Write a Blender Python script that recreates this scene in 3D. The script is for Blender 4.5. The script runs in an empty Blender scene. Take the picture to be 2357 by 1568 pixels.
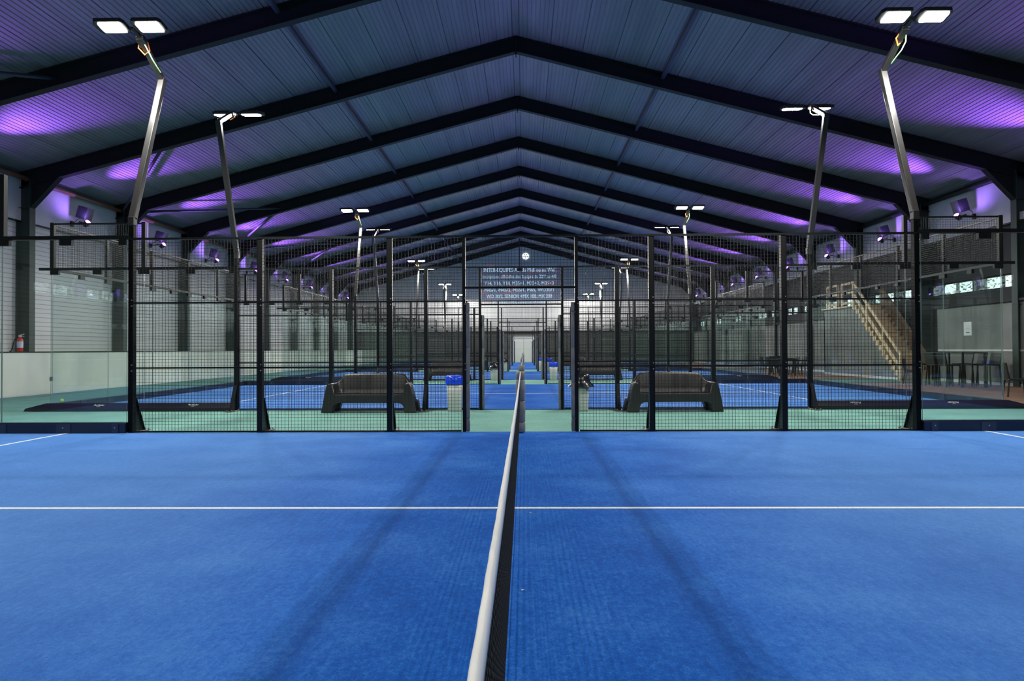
import bpy, math, random
from mathutils import Vector, Matrix
random.seed(7)
PI = math.pi
S = bpy.context.scene
COL = S.collection

# ---------------------------------------------------------------- materials
def mat(name, col, rough=.5, metal=0, spec=.5, emit=None, estr=0, coat=0):
    m = bpy.data.materials.new(name); m.use_nodes = True
    b = m.node_tree.nodes['Principled BSDF']
    b.inputs['Base Color'].default_value = (*col, 1)
    b.inputs['Roughness'].default_value = rough
    b.inputs['Metallic'].default_value = metal
    b.inputs['Specular IOR Level'].default_value = spec
    b.inputs['Coat Weight'].default_value = coat
    if emit:
        b.inputs['Emission Color'].default_value = (*emit, 1)
        b.inputs['Emission Strength'].default_value = estr
        m.cycles.emission_sampling = 'NONE'
    return m

def N(m, t, **kw):
    n = m.node_tree.nodes.new(t)
    for k, v in kw.items():
        if k in n.inputs.keys() if hasattr(n.inputs, 'keys') else False: n.inputs[k].default_value = v
        else: setattr(n, k, v)
    return n
def L(m, a, b): m.node_tree.links.new(a, b)

def noisy(m, c1, c2, scale=(1, 1, 1), nscale=5, detail=6, lo=.35, hi=.65, bump=0, bscale=None, world=False):
    """vary the base colour between c1 and c2 with object-space noise"""
    b = m.node_tree.nodes['Principled BSDF']
    tc = N(m, 'ShaderNodeTexCoord'); mp = N(m, 'ShaderNodeMapping')
    mp.inputs['Scale'].default_value = scale
    L(m, tc.outputs['Object'], mp.inputs['Vector'])
    n = N(m, 'ShaderNodeTexNoise'); n.inputs['Scale'].default_value = nscale; n.inputs['Detail'].default_value = detail
    L(m, mp.outputs[0], n.inputs['Vector'])
    r = N(m, 'ShaderNodeValToRGB')
    r.color_ramp.elements[0].position = lo; r.color_ramp.elements[0].color = (*c1, 1)
    r.color_ramp.elements[1].position = hi; r.color_ramp.elements[1].color = (*c2, 1)
    L(m, n.outputs['Fac'], r.inputs['Fac']); L(m, r.outputs[0], b.inputs['Base Color'])
    if bump:
        bp = N(m, 'ShaderNodeBump'); bp.inputs['Strength'].default_value = bump; bp.inputs['Distance'].default_value = .01
        L(m, n.outputs['Fac'], bp.inputs['Height']); L(m, bp.outputs[0], b.inputs['Normal'])
    return m, r, tc

def turf(name, dark, mid, light, net_bands=False):
    m = mat(name, mid, .85, spec=.06 if net_bands else .2)
    b = m.node_tree.nodes['Principled BSDF']
    b.inputs['Sheen Weight'].default_value = .06; b.inputs['Sheen Roughness'].default_value = .45
    b.inputs['Sheen Tint'].default_value = (.75, .85, 1, 1)
    tc = N(m, 'ShaderNodeTexCoord')
    def noise(scale, ns, det, rough=.6):
        mp = N(m, 'ShaderNodeMapping'); mp.inputs['Scale'].default_value = scale
        L(m, tc.outputs['Object'], mp.inputs['Vector'])
        n = N(m, 'ShaderNodeTexNoise'); n.inputs['Scale'].default_value = ns; n.inputs['Detail'].default_value = det
        n.inputs['Roughness'].default_value = rough
        L(m, mp.outputs[0], n.inputs['Vector']); return n
    fine = noise((1, 1, 1), 90, 4, .75)          # fibres and sand grains
    streak = noise((14, 1.0, 1), 3.2, 4, .6)     # combed pile running along the net
    blot = noise((1, 1, 1), .9, 5, .6)           # worn areas
    def mul(a, k):
        x = N(m, 'ShaderNodeMath', operation='MULTIPLY'); L(m, a, x.inputs[0]); x.inputs[1].default_value = k; return x.outputs[0]
    def add(a, c):
        x = N(m, 'ShaderNodeMath', operation='ADD'); L(m, a, x.inputs[0]); L(m, c, x.inputs[1]); return x.outputs[0]
    clump = noise((1, .8, 1), 38, 3, .7)         # tufts a centimetre or two across
    f = add(add(mul(fine.outputs['Fac'], .30), mul(streak.outputs['Fac'], .13)), add(mul(blot.outputs['Fac'], .27), mul(clump.outputs['Fac'], .30)))
    r = N(m, 'ShaderNodeValToRGB')
    e = r.color_ramp.elements
    e[0].position = .42; e[0].color = (*dark, 1)
    e[1].position = .59; e[1].color = (*light, 1)
    k = e.new(.5); k.color = (*mid, 1)
    L(m, f, r.inputs['Fac'])
    out = r.outputs[0]
    if net_bands:
        # colour turns paler away from the net, unevenly through the noise
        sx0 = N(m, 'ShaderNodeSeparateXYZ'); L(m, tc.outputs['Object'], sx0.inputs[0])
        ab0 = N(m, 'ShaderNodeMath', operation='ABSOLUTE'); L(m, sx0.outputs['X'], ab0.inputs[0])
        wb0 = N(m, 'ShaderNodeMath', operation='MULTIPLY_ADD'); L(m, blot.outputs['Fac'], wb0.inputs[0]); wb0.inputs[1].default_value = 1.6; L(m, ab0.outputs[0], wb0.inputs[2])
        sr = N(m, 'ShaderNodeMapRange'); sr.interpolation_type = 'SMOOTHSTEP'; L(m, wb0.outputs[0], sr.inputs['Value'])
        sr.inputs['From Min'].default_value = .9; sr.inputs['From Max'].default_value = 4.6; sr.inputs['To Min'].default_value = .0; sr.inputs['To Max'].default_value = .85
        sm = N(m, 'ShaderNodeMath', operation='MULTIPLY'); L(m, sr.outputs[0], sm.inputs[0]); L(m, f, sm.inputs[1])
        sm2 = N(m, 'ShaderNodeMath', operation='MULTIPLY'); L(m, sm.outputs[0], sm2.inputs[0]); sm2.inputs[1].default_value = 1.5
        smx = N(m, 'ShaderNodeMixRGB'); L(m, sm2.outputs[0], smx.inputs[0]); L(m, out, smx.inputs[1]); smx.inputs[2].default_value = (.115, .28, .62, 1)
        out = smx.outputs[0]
        # two soft, darker bands of colour either side of the net
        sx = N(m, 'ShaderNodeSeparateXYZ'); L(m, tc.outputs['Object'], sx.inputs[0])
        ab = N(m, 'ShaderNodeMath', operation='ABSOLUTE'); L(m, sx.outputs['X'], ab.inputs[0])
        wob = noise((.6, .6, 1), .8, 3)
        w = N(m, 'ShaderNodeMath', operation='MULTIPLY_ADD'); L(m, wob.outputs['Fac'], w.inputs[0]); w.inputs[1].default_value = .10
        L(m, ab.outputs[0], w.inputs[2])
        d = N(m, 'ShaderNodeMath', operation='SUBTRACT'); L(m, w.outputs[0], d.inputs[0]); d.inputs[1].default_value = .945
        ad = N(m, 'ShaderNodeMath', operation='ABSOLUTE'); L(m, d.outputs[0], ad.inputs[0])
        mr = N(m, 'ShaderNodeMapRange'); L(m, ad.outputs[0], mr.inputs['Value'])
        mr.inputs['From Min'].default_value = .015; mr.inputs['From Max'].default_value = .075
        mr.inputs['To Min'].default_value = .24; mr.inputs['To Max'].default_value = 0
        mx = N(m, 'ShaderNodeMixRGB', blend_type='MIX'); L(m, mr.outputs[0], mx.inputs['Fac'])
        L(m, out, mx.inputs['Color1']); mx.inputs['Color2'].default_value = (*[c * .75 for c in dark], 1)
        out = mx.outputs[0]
    L(m, out, b.inputs['Base Color'])
    bp = N(m, 'ShaderNodeBump'); bp.inputs['Strength'].default_value = .5; bp.inputs['Distance'].default_value = .006
    L(m, fine.outputs['Fac'], bp.inputs['Height']); L(m, bp.outputs[0], b.inputs['Normal'])
    return m

M = {}
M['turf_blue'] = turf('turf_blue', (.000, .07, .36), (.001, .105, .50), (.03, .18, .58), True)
M['turf_green'] = turf('turf_green', (.10, .25, .21), (.14, .32, .27), (.19, .39, .33))
M['line'] = mat('line_white', (.78, .8, .8), .7, spec=.2)
noisy(M['line'], (.6, .66, .74), (.82, .83, .82), nscale=60, lo=.35, hi=.5)
M['black'] = mat('black_powder_coat', (.0035, .0045, .005), .36, spec=.25)
M['wire'] = mat('black_wire', (.003, .0045, .005), .4, spec=.35)
M['pad'] = mat('grey_foam_pad', (.16, .165, .18), .55)
noisy(M['pad'], (.13, .135, .15), (.19, .195, .205), nscale=7, bump=.15)
M['padlight'] = M['pad']
M['base'] = mat('navy_base', (.006, .012, .035), .35)
M['clampm'] = mat('clamp_paint', (.022, .03, .06), .35)
M['cover'] = mat('black_cover', (.008, .008, .011), .33)
M['logo'] = mat('logo_white', (.75, .75, .7), .6)
M['bolt'] = mat('zinc_bolt', (.6, .6, .58), .3, .9)
M['plate'] = mat('foot_plate', (.28, .27, .24), .5, .5)
M['tape'] = mat('net_tape', (.84, .84, .8), .6)
noisy(M['tape'], (.8, .8, .77), (.87, .87, .84), scale=(1, 1, 1), nscale=9, bump=.03)
M['net'] = mat('net_cord', (.016, .017, .014), .7, spec=.2)
M['steel'] = mat('frame_steel', (.01, .016, .014), .55, spec=.25)
M['steelg'] = mat('column_steel', (.022, .042, .034), .5, spec=.4)
M['roof'] = mat('roof_sheet', (.33, .29, .26), .38, spec=.5)
noisy(M['roof'], (.17, .175, .165), (.24, .245, .225), scale=(2.2, .12, 2.2), nscale=1.6, lo=.3, hi=.7)
M['purlin'] = mat('purlin_paint', (.05, .06, .075), .5)
M['gutter'] = mat('brown_gutter', (.18, .085, .05), .35, spec=.6)
M['whitewall'] = mat('white_panel', (.6, .61, .6), .5)
noisy(M['whitewall'], (.53, .54, .53), (.63, .64, .63), nscale=.7)
M['concrete'] = mat('plinth_plaster', (.56, .57, .53), .6)
noisy(M['concrete'], (.6, .63, .6), (.76, .76, .71), scale=(.3, .35, .12), nscale=3, lo=.3, hi=.62)
M['endwall'] = mat('end_panel', (.62, .62, .6), .6)
noisy(M['endwall'], (.56, .56, .55), (.66, .66, .64), nscale=.5)
M['enddark'] = mat('end_dark_panel', (.10, .105, .09), .6)
M['door'] = mat('door_paint', (.56, .57, .54), .5)
M['greywall'] = mat('grey_render', (.21, .215, .2), .7)
noisy(M['greywall'], (.17, .175, .165), (.25, .255, .24), scale=(1, .5, .5), nscale=1.6)
M['charcoal'] = mat('charcoal_board', (.017, .017, .018), .7)
M['brownfloor'] = mat('brown_floor', (.23, .115, .06), .5)
noisy(M['brownfloor'], (.30, .155, .085), (.46, .25, .145), scale=(1, 1, 1), nscale=2)
M['skirt'] = mat('white_skirting', (.72, .73, .72), .5)
M['wood'] = mat('pine', (.62, .44, .25), .5)
noisy(M['wood'], (.66, .47, .27), (.82, .64, .42), scale=(8, 1, 8), nscale=3)
M['woodd'] = mat('pine_dark', (.3, .17, .075), .55)
noisy(M['woodd'], (.24, .13, .055), (.36, .21, .095), scale=(6, 1, 6), nscale=3)
M['panelbrown'] = mat('brown_panel', (.12, .07, .035), .6)
M['plastic'] = mat('bench_plastic', (.012, .011, .009), .38, spec=.55)
M['bagblue'] = mat('bin_blue', (.004, .06, .75), .28, spec=.6)
M['bagblack'] = mat('bin_bag', (.01, .01, .012), .22, spec=.6)
M['binbody'] = mat('bin_body', (.5, .53, .5), .4)
M['chair'] = mat('chair_dark', (.009, .008, .008), .45)
M['ball'] = mat('tennis_felt', (.6, .75, .08), .8)
M['red'] = mat('extinguisher_red', (.55, .02, .015), .3)
M['label'] = mat('paper_label', (.5, .6, .75), .5)
M['paper'] = mat('paper_sheet', (.8, .8, .78), .6)
M['ink'] = mat('ink', (.08, .08, .08), .6)
M['lampbody'] = mat('lamp_housing', (.012, .013, .014), .45)
M['orange'] = mat('cable_orange', (.8, .2, .04), .5)
M['greenc'] = mat('cable_green', (.35, .7, .3), .5)
M['led'] = mat('led_glow', (1, 1, 1), .4, emit=(1, .985, .93), estr=45)
M['uv'] = mat('purple_lens', (.3, .1, .8), .3, emit=(.42, .12, 1.0), estr=14)
M['sign'] = mat('lit_sign', (.9, .95, 1), .4, emit=(.85, .95, 1), estr=1.6)
M['signdark'] = mat('sign_dark', (.05, .08, .2), .5)
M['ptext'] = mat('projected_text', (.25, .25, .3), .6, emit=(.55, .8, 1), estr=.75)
M['leaf'] = mat('leaf', (.2, .3, .06), .6)
noisy(M['leaf'], (.16, .24, .05), (.4, .5, .16), nscale=2.5)
M['proj'] = mat('projector_body', (.012, .012, .014), .5)
M['greenpost'] = M['steelg']

# projected slide: dim violet light with faint red strokes, projected on the wall
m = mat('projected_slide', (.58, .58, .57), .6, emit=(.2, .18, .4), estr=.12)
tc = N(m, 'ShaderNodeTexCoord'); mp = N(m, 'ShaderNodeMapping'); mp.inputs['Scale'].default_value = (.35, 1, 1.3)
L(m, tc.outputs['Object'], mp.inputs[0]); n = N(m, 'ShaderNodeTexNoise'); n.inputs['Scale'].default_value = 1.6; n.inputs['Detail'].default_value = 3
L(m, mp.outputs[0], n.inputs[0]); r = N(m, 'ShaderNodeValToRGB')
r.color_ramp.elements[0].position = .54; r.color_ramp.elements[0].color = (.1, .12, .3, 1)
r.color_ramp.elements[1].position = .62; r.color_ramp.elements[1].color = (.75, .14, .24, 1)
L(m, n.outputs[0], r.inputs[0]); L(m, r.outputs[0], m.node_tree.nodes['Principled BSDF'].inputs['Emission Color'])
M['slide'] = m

# horizontally boarded cladding: dark joints every 11.5 cm
m = M['boards'] = mat('boarded_cladding', (.6, .61, .6), .5)
b = m.node_tree.nodes['Principled BSDF']
tc = N(m, 'ShaderNodeTexCoord'); sx = N(m, 'ShaderNodeSeparateXYZ'); L(m, tc.outputs['Object'], sx.inputs[0])
dv = N(m, 'ShaderNodeMath', operation='DIVIDE'); L(m, sx.outputs['Z'], dv.inputs[0]); dv.inputs[1].default_value = .15
fr = N(m, 'ShaderNodeMath', operation='FRACT'); L(m, dv.outputs[0], fr.inputs[0])
gt = N(m, 'ShaderNodeMath', operation='LESS_THAN'); L(m, fr.outputs[0], gt.inputs[0]); gt.inputs[1].default_value = .13
mx = N(m, 'ShaderNodeMixRGB'); L(m, gt.outputs[0], mx.inputs[0]); mx.inputs[1].default_value = (.6, .61, .6, 1); mx.inputs[2].default_value = (.3, .31, .31, 1)
L(m, mx.outputs[0], b.inputs['Base Color'])
bp = N(m, 'ShaderNodeBump'); bp.invert = True; bp.inputs['Strength'].default_value = .6; bp.inputs['Distance'].default_value = .01
L(m, gt.outputs[0], bp.inputs['Height']); L(m, bp.outputs[0], b.inputs['Normal'])

# clear glass: transparent with a mirror-like Fresnel reflection on each face
def glass(name, tint, ior=1.5):
    m = bpy.data.materials.new(name); m.use_nodes = True
    nt = m.node_tree; nt.nodes.clear()
    out = nt.nodes.new('ShaderNodeOutputMaterial'); t = nt.nodes.new('ShaderNodeBsdfTransparent'); g = nt.nodes.new('ShaderNodeBsdfGlossy')
    t.inputs[0].default_value = (*tint, 1); g.inputs['Roughness'].default_value = .0; g.inputs[0].default_value = (.95, 1, .97, 1)
    lw = nt.nodes.new('ShaderNodeLayerWeight'); lw.inputs[0].default_value = .5
    pw = nt.nodes.new('ShaderNodeMath'); pw.operation = 'POWER'; nt.links.new(lw.outputs['Facing'], pw.inputs[0]); pw.inputs[1].default_value = 5
    fr = nt.nodes.new('ShaderNodeMath'); fr.operation = 'MULTIPLY_ADD'; nt.links.new(pw.outputs[0], fr.inputs[0])
    fr.inputs[1].default_value = .95; fr.inputs[2].default_value = .045      # same on both faces of the pane
    mx = nt.nodes.new('ShaderNodeMixShader')
    nt.links.new(fr.outputs[0], mx.inputs[0]); nt.links.new(t.outputs[0], mx.inputs[1]); nt.links.new(g.outputs[0], mx.inputs[2]); nt.links.new(mx.outputs[0], out.inputs[0])
    return m
M['glass'] = glass('tempered_glass', (.95, .978, .968))
M['window_glass'] = glass('window_glass', (.95, .97, .96))
M['edge'] = mat('glass_edge', (.2, .27, .25), .15, spec=.8)

# ---------------------------------------------------------------- mesh helpers
class MB:
    def __init__(s): s.v = []; s.f = []
    def add(s, vs, fs):
        o = len(s.v); s.v += [tuple(v) for v in vs]; s.f += [tuple(i + o for i in f) for f in fs]; return s
    def box(s, x0, x1, y0, y1, z0, z1):
        return s.add([(x0, y0, z0), (x1, y0, z0), (x1, y1, z0), (x0, y1, z0), (x0, y0, z1), (x1, y0, z1), (x1, y1, z1), (x0, y1, z1)],
                     [(3, 2, 1, 0), (4, 5, 6, 7), (0, 1, 5, 4), (1, 2, 6, 5), (2, 3, 7, 6), (3, 0, 4, 7)])
    def wire(s, a, b, r):
        """thin open square bar along one axis"""
        a, b = Vector(a), Vector(b); d = (b - a).normalized()
        u = Vector((0, 0, 1)) if abs(d.z) < .9 else Vector((1, 0, 0))
        p = d.cross(u).normalized() * r; q = d.cross(p).normalized() * r
        return s.add([a - p - q, a + p - q, a + p + q, a - p + q, b - p - q, b + p - q, b + p + q, b - p + q],
                     [(0, 1, 5, 4), (1, 2, 6, 5), (2, 3, 7, 6), (3, 0, 4, 7)])
    def bar(s, a, b, w, h=None):
        """closed rectangular bar between two points, w across, h in the up direction"""
        h = h or w
        a, b = Vector(a), Vector(b); d = (b - a).normalized()
        u = Vector((0, 0, 1)) if abs(d.z) < .95 else Vector((0, 1, 0))
        p = d.cross(u).normalized() * w / 2; q = p.cross(d).normalized() * h / 2
        return s.add([a - p - q, a + p - q, a + p + q, a - p + q, b - p - q, b + p - q, b + p + q, b - p + q],
                     [(3, 2, 1, 0), (4, 5, 6, 7), (0, 1, 5, 4), (1, 2, 6, 5), (2, 3, 7, 6), (3, 0, 4, 7)])
    def path(s, pts, rs, n=12, cap=True):
        """round tube through points with a radius at each"""
        rings = []
        for i, p in enumerate(pts):
            p = Vector(p); a = Vector(pts[max(i - 1, 0)]); c = Vector(pts[min(i + 1, len(pts) - 1)]); d = (c - a).normalized()
            u = Vector((1, 0, 0)) if abs(d.x) < .9 else Vector((0, 1, 0))
            e = d.cross(u).normalized(); g = d.cross(e).normalized(); r = rs[i] if isinstance(rs, (list, tuple)) else rs
            rings.append([p + e * r * math.cos(2 * PI * k / n) + g * r * math.sin(2 * PI * k / n) for k in range(n)])
        vs = [v for R in rings for v in R]; fs = []
        for i in range(len(rings) - 1):
            for k in range(n):
                fs.append((i * n + k, i * n + (k + 1) % n, (i + 1) * n + (k + 1) % n, (i + 1) * n + k))
        if cap: fs.append(tuple(range(n - 1, -1, -1))); fs.append(tuple((len(rings) - 1) * n + k for k in range(n)))
        return s.add(vs, fs)
    def prism(s, poly, axis, a, b):
        """extrude polygon (list of 2D) along axis ('x','y','z') from a to b"""
        def P(u, v, t): return (t, u, v) if axis == 'x' else (u, t, v) if axis == 'y' else (u, v, t)
        n = len(poly); vs = [P(u, v, a) for u, v in poly] + [P(u, v, b) for u, v in poly]
        fs = [tuple(range(n - 1, -1, -1)), tuple(range(n, 2 * n))] + [(i, (i + 1) % n, n + (i + 1) % n, n + i) for i in range(n)]
        return s.add(vs, fs)
    def lathe(s, prof, n=32, c=(0, 0), wob=None):
        vs = []; m_ = len(prof)
        for k in range(n):
            a = 2 * PI * k / n
            for j, (r, z) in enumerate(prof):
                rr = r * (1 + (wob(a, j) if wob else 0))
                vs.append((c[0] + rr * math.cos(a), c[1] + rr * math.sin(a), z))
        fs = [(k * m_ + j, ((k + 1) % n) * m_ + j, ((k + 1) % n) * m_ + j + 1, k * m_ + j + 1) for k in range(n) for j in range(m_ - 1)]
        return s.add(vs, fs)
    def mesh(s, name, mt, smooth=False, bevel=0):
        me = bpy.data.meshes.new(name); me.from_pydata(s.v, [], s.f); me.update()
        import bmesh
        bm = bmesh.new(); bm.from_mesh(me); bmesh.ops.recalc_face_normals(bm, faces=bm.faces); bm.to_mesh(me); bm.free()
        me.materials.append(mt)
        if smooth: me.shade_smooth()
        return me
    def build(s, name, mt, parent=None, smooth=False, loc=(0, 0, 0), bevel=0, auto=False):
        o = bpy.data.objects.new(name, s.mesh(name, mt, smooth)); COL.objects.link(o); o.location = loc
        if parent: o.parent = parent
        if bevel:
            md = o.modifiers.new('bevel', 'BEVEL'); md.width = bevel; md.segments = 2; md.limit_method = 'ANGLE'; md.harden_normals = False
        if auto:
            o.data.shade_smooth(); md = o.modifiers.new('ws', 'WEIGHTED_NORMAL')
            for e in o.data.edges: pass
        return o

def empty(name, loc=(0, 0, 0), rz=0):
    o = bpy.data.objects.new(name, None); COL.objects.link(o); o.location = loc; o.rotation_euler = (0, 0, rz); o.empty_display_size = .1
    return o
def tag(o, label=None, cat=None, group=None, kind=None):
    if label: o['label'] = label
    if cat: o['category'] = cat
    if group: o['group'] = group
    if kind: o['kind'] = kind
    return o
KIDS = {}
def kids(o): return [c for c in COL.objects if c.parent == o]
def copy_tree(o, parent=None):
    c = o.copy(); COL.objects.link(c); c.parent = parent
    for ch in kids(o): copy_tree(ch, c)
    return c
def text(name, body, size, mt, parent, loc, rot, offset=0, align='CENTER', shear=0, extrude=.002):
    cu = bpy.data.curves.new(name, 'FONT'); cu.body = body; cu.size = size; cu.align_x = align; cu.align_y = 'CENTER'
    cu.offset = 0; cu.shear = shear; cu.extrude = extrude
    t = bpy.data.objects.new('tmp', cu); COL.objects.link(t)
    dg = bpy.context.evaluated_depsgraph_get(); me = bpy.data.meshes.new_from_object(t.evaluated_get(dg)); me.name = name
    bpy.data.objects.remove(t)
    if offset > .0025:
        vs = [tuple(v.co) for v in me.vertices]; fs = [tuple(p.vertices) for p in me.polygons]; n = len(vs); dx = size * .035
        m2 = bpy.data.meshes.new(name)
        m2.from_pydata(vs + [(x + dx, y, z + .0004) for x, y, z in vs], [], fs + [tuple(i + n for i in f) for f in fs]); me = m2
    me.materials.clear(); me.materials.append(mt)
    o = bpy.data.objects.new(name, me); COL.objects.link(o); o.parent = parent; o.location = loc; o.rotation_euler = rot
    return o

# ---------------------------------------------------------------- layout (metres; the camera stands at the origin, the hall runs along +Y)
XC = -.056                      # centre line of the courts
COURTS = [(.35, 10.4), (14.35, 24.4), (28.3, 38.4), (42.3, 52.4), (52.6, 62.6)]
XR, ZR, SL = -.21, 11.29, .264  # ridge
BAY, Y1 = 5.163, 21.77
WL, WR = -16.35, 15.95          # inner faces of the side walls
YB, YE = -26.0, 66.0
def zroof(x): return ZR - SL * abs(x - XR)
CN = ['nearest court', 'second court back', 'third court back', 'fourth court back', 'farthest court']
ORD = ['first', 'second', 'third', 'fourth', 'fifth', 'sixth', 'seventh', 'eighth', 'ninth', 'tenth', 'eleventh']

# ---------------------------------------------------------------- setting
def struct(mb, name, mt, **k):
    o = mb.build(name, mt, **k); o['kind'] = 'structure'; return o
struct(MB().box(WL - .3, WR + .3, YB - .3, YE + .3, -.2, 0), 'floor', M['turf_green'])
struct(MB().box(-45, 45, -45, 85, -.4, -.21), 'floor.002', M['greywall'])
fb = MB()
for a, b in ((YB, 10.6), (14.2, 24.6), (28.1, 38.6), (42.1, 62.8)): fb.box(11.0, WR, a, b, 0, .006)
struct(fb, 'floor.001', M['brownfloor'])

# roof: ribbed deck, ribs along the hall
def deck(x0, x1, name):
    n = int(round(abs(x1 - x0) / .125)); st = (x1 - x0) / n; low = []
    for i in range(n):
        a = x0 + i * st
        dp = .010 if i % 8 else .032
        low += [(a, 0), (a + st * .74, 0), (a + st * .8, dp), (a + st * .94, dp)]
    low.append((x1, 0))
    v = [(x, zroof(x) + d) for x, d in low] + [(x1, zroof(x1) + .16), (x0, zroof(x0) + .16)]
    mb = MB(); nn = len(v); k = len(low)
    vs = [(x, YB - .2, z) for x, z in v] + [(x, YE + .2, z) for x, z in v]
    fs = [(i, (i + 1) % nn, nn + (i + 1) % nn, nn + i) for i in range(nn)]
    mb.add(vs, fs)
    o = mb.build(name, M['roof']); o['kind'] = 'structure'; return o
deck(XR, WL - .4, 'ceiling'); deck(XR, WR + .4, 'ceiling.001')

# side walls with a strip of windows
WZ0, WZ1 = 3.22, 3.68
def wall_with_strip(x0, x1, ya, yb, zt, name, mt, wins, zbreaks=None):
    mb = MB(); mb.box(x0, x1, ya, yb, 0, WZ0); mb.box(x0, x1, ya, yb, WZ1, zt)
    y = ya
    for a, b in wins:
        if a > y: mb.box(x0, x1, y, a, WZ0, WZ1)
        y = b
    mb.box(x0, x1, y, yb, WZ0, WZ1)
    return struct(mb, name, mt)
def wins(a, b, step=BAY, per=((.35, 2.35), (2.75, 4.75))):
    r = []; k = math.floor((a - Y1) / step)
    while Y1 + k * step < b:
        for p, q in per:
            y0, y1 = Y1 + k * step + p, Y1 + k * step + q
            if y0 > a and y1 < b: r.append((y0, y1))
        k += 1
    return r
LW = [w_ for w_ in wins(-22, 17.5) if not -3.2 < w_[0] < 1.2]; RW = wins(-22, 63)
wall_with_strip(WL - .25, WL, YB, YE, 7.02, 'wall_left', M['boards'], LW)
wall_with_strip(WR, WR + .25, YB, YE, 6.98, 'wall_right', M['charcoal'], RW)
struct(MB().box(WL - .25, WR + .25, YE, YE + .25, 0, 2.9), 'wall_far', M['enddark'])
mb = MB()
mb.prism([(WL - .25, 2.9), (WR + .25, 2.9), (WR + .25, zroof(WR + .25) + .05), (XR, ZR + .05), (WL - .25, zroof(WL - .25) + .05)], 'y', YE, YE + .2)
struct(mb, 'wall_far.001', M['endwall'])
mb = MB()
mb.prism([(WL - .25, 0), (WR + .25, 0), (WR + .25, zroof(WR + .25) + .05), (XR, ZR + .05), (WL - .25, zroof(WL - .25) + .05)], 'y', YB - .25, YB)
struct(mb, 'wall_near', M['whitewall'])
# upper wall panels (they stand a little proud) and the ledge below them
struct(MB().box(WL, WL + .1, YB, YE, 5.5, 6.95), 'wall_left.001', M['whitewall'])
struct(MB().box(WR - .1, WR, YB, YE, 5.5, 6.93), 'wall_right.001', M['whitewall'])
struct(MB().box(WR - .3, WR - .1, YB, YE, 5.28, 5.52), 'trim_1', M['whitewall'])
struct(MB().box(WL + .1, WL + .13, YB, YE, 5.46, 5.5), 'trim_2', M['steel'])
# plinth along the left wall
struct(MB().box(WL, -14.25, YB, YE, 0, 1.24), 'wall_left.002', M['concrete'])
struct(MB().box(WL, -14.22, YB, YE, 1.24, 1.265), 'trim_3', M['steel'])
struct(MB().box(-14.25, -14.2, YB, YE, 0, .03), 'trim_4', M['skirt'])
# eave gutters
for i, (x, z) in enumerate(((WL + .28, 6.86), (WR - .28, 6.83))):
    mb = MB(); mb.path([(x, YB, z), (x, YE, z)], .085, 12)
    struct(mb, 'trim_%d' % (5 + i), M['gutter'] if i == 0 else M['steel'], smooth=True)
# windows
def window(i, x, a, b, side):
    f = MB()
    for q in (a, b - .05, (a + b) / 2 - .02): f.box(x - .05, x + .05, q, q + .05, WZ0, WZ1)
    f.box(x - .05, x + .05, a, b, WZ0, WZ0 + .04); f.box(x - .05, x + .05, a, b, WZ1 - .04, WZ1)
    w = f.build('window_%d' % i, M['steel']); w['kind'] = 'structure'
    MB().box(x - .006, x + .006, a + .05, b - .05, WZ0 + .04, WZ1 - .04).build('pane', M['window_glass'], w)
wi = 1
for a, b in LW: window(wi, WL - .12, a, b, -1); wi += 1
for a, b in RW: window(wi, WR + .12, a, b, 1); wi += 1
# double door in the far wall
dx0, dx1 = -.96, .9
mb = MB(); mb.box(dx0 - .08, dx0, YE - .06, YE, 0, 2.52); mb.box(dx1, dx1 + .08, YE - .06, YE, 0, 2.52); mb.box(dx0, dx1, YE - .06, YE, 2.44, 2.52)
door = struct(mb, 'door_1', M['skirt'])
for a, b in ((dx0 + .01, (dx0 + dx1) / 2 - .01), ((dx0 + dx1) / 2 + .01, dx1 - .01)):
    q = MB(); q.box(a, b, YE - .05, YE - .01, .02, 2.43); q.box(a + .05, b - .05, YE - .06, YE - .05, 1.32, 1.36)
    lf = q.build('door_leaf', M['door'], door)
struct(MB().box(WL, WR, YE - .12, YE, 2.82, 3.0), 'trim_7', M['steel'])

# outdoor hedges beyond the window strips
def hedge(x, ya, yb, label):
    mb = MB()
    for i in range(24000):
        y = random.uniform(ya, yb); z = random.triangular(1.2, 7.2, 3.9) + .8 * math.sin(y * .7) + .5 * math.sin(y * 2.1)
        z = z if i % 9 else random.uniform(-.2, 1.8)
        p = Vector((x + random.uniform(-.8, .8), y, z)); s = random.uniform(.04, .12)
        a = Vector([random.uniform(-1, 1) for _ in range(3)]).normalized(); b_ = a.orthogonal().normalized()
        mb.add([p - a * s, p + b_ * s * .5, p + a * s, p - b_ * s * .5], [(0, 1, 2, 3)])
    o = mb.build('hedge', M['leaf']); tag(o, label, 'hedge', None, 'stuff')
hedge(WR + 4, -24, 66, 'leafy green hedge outdoors seen through the window strip of the right wall')
hedge(WL - 4, -24, 20, 'leafy green hedge outdoors beyond the left wall, mirrored in the court glass')

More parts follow.
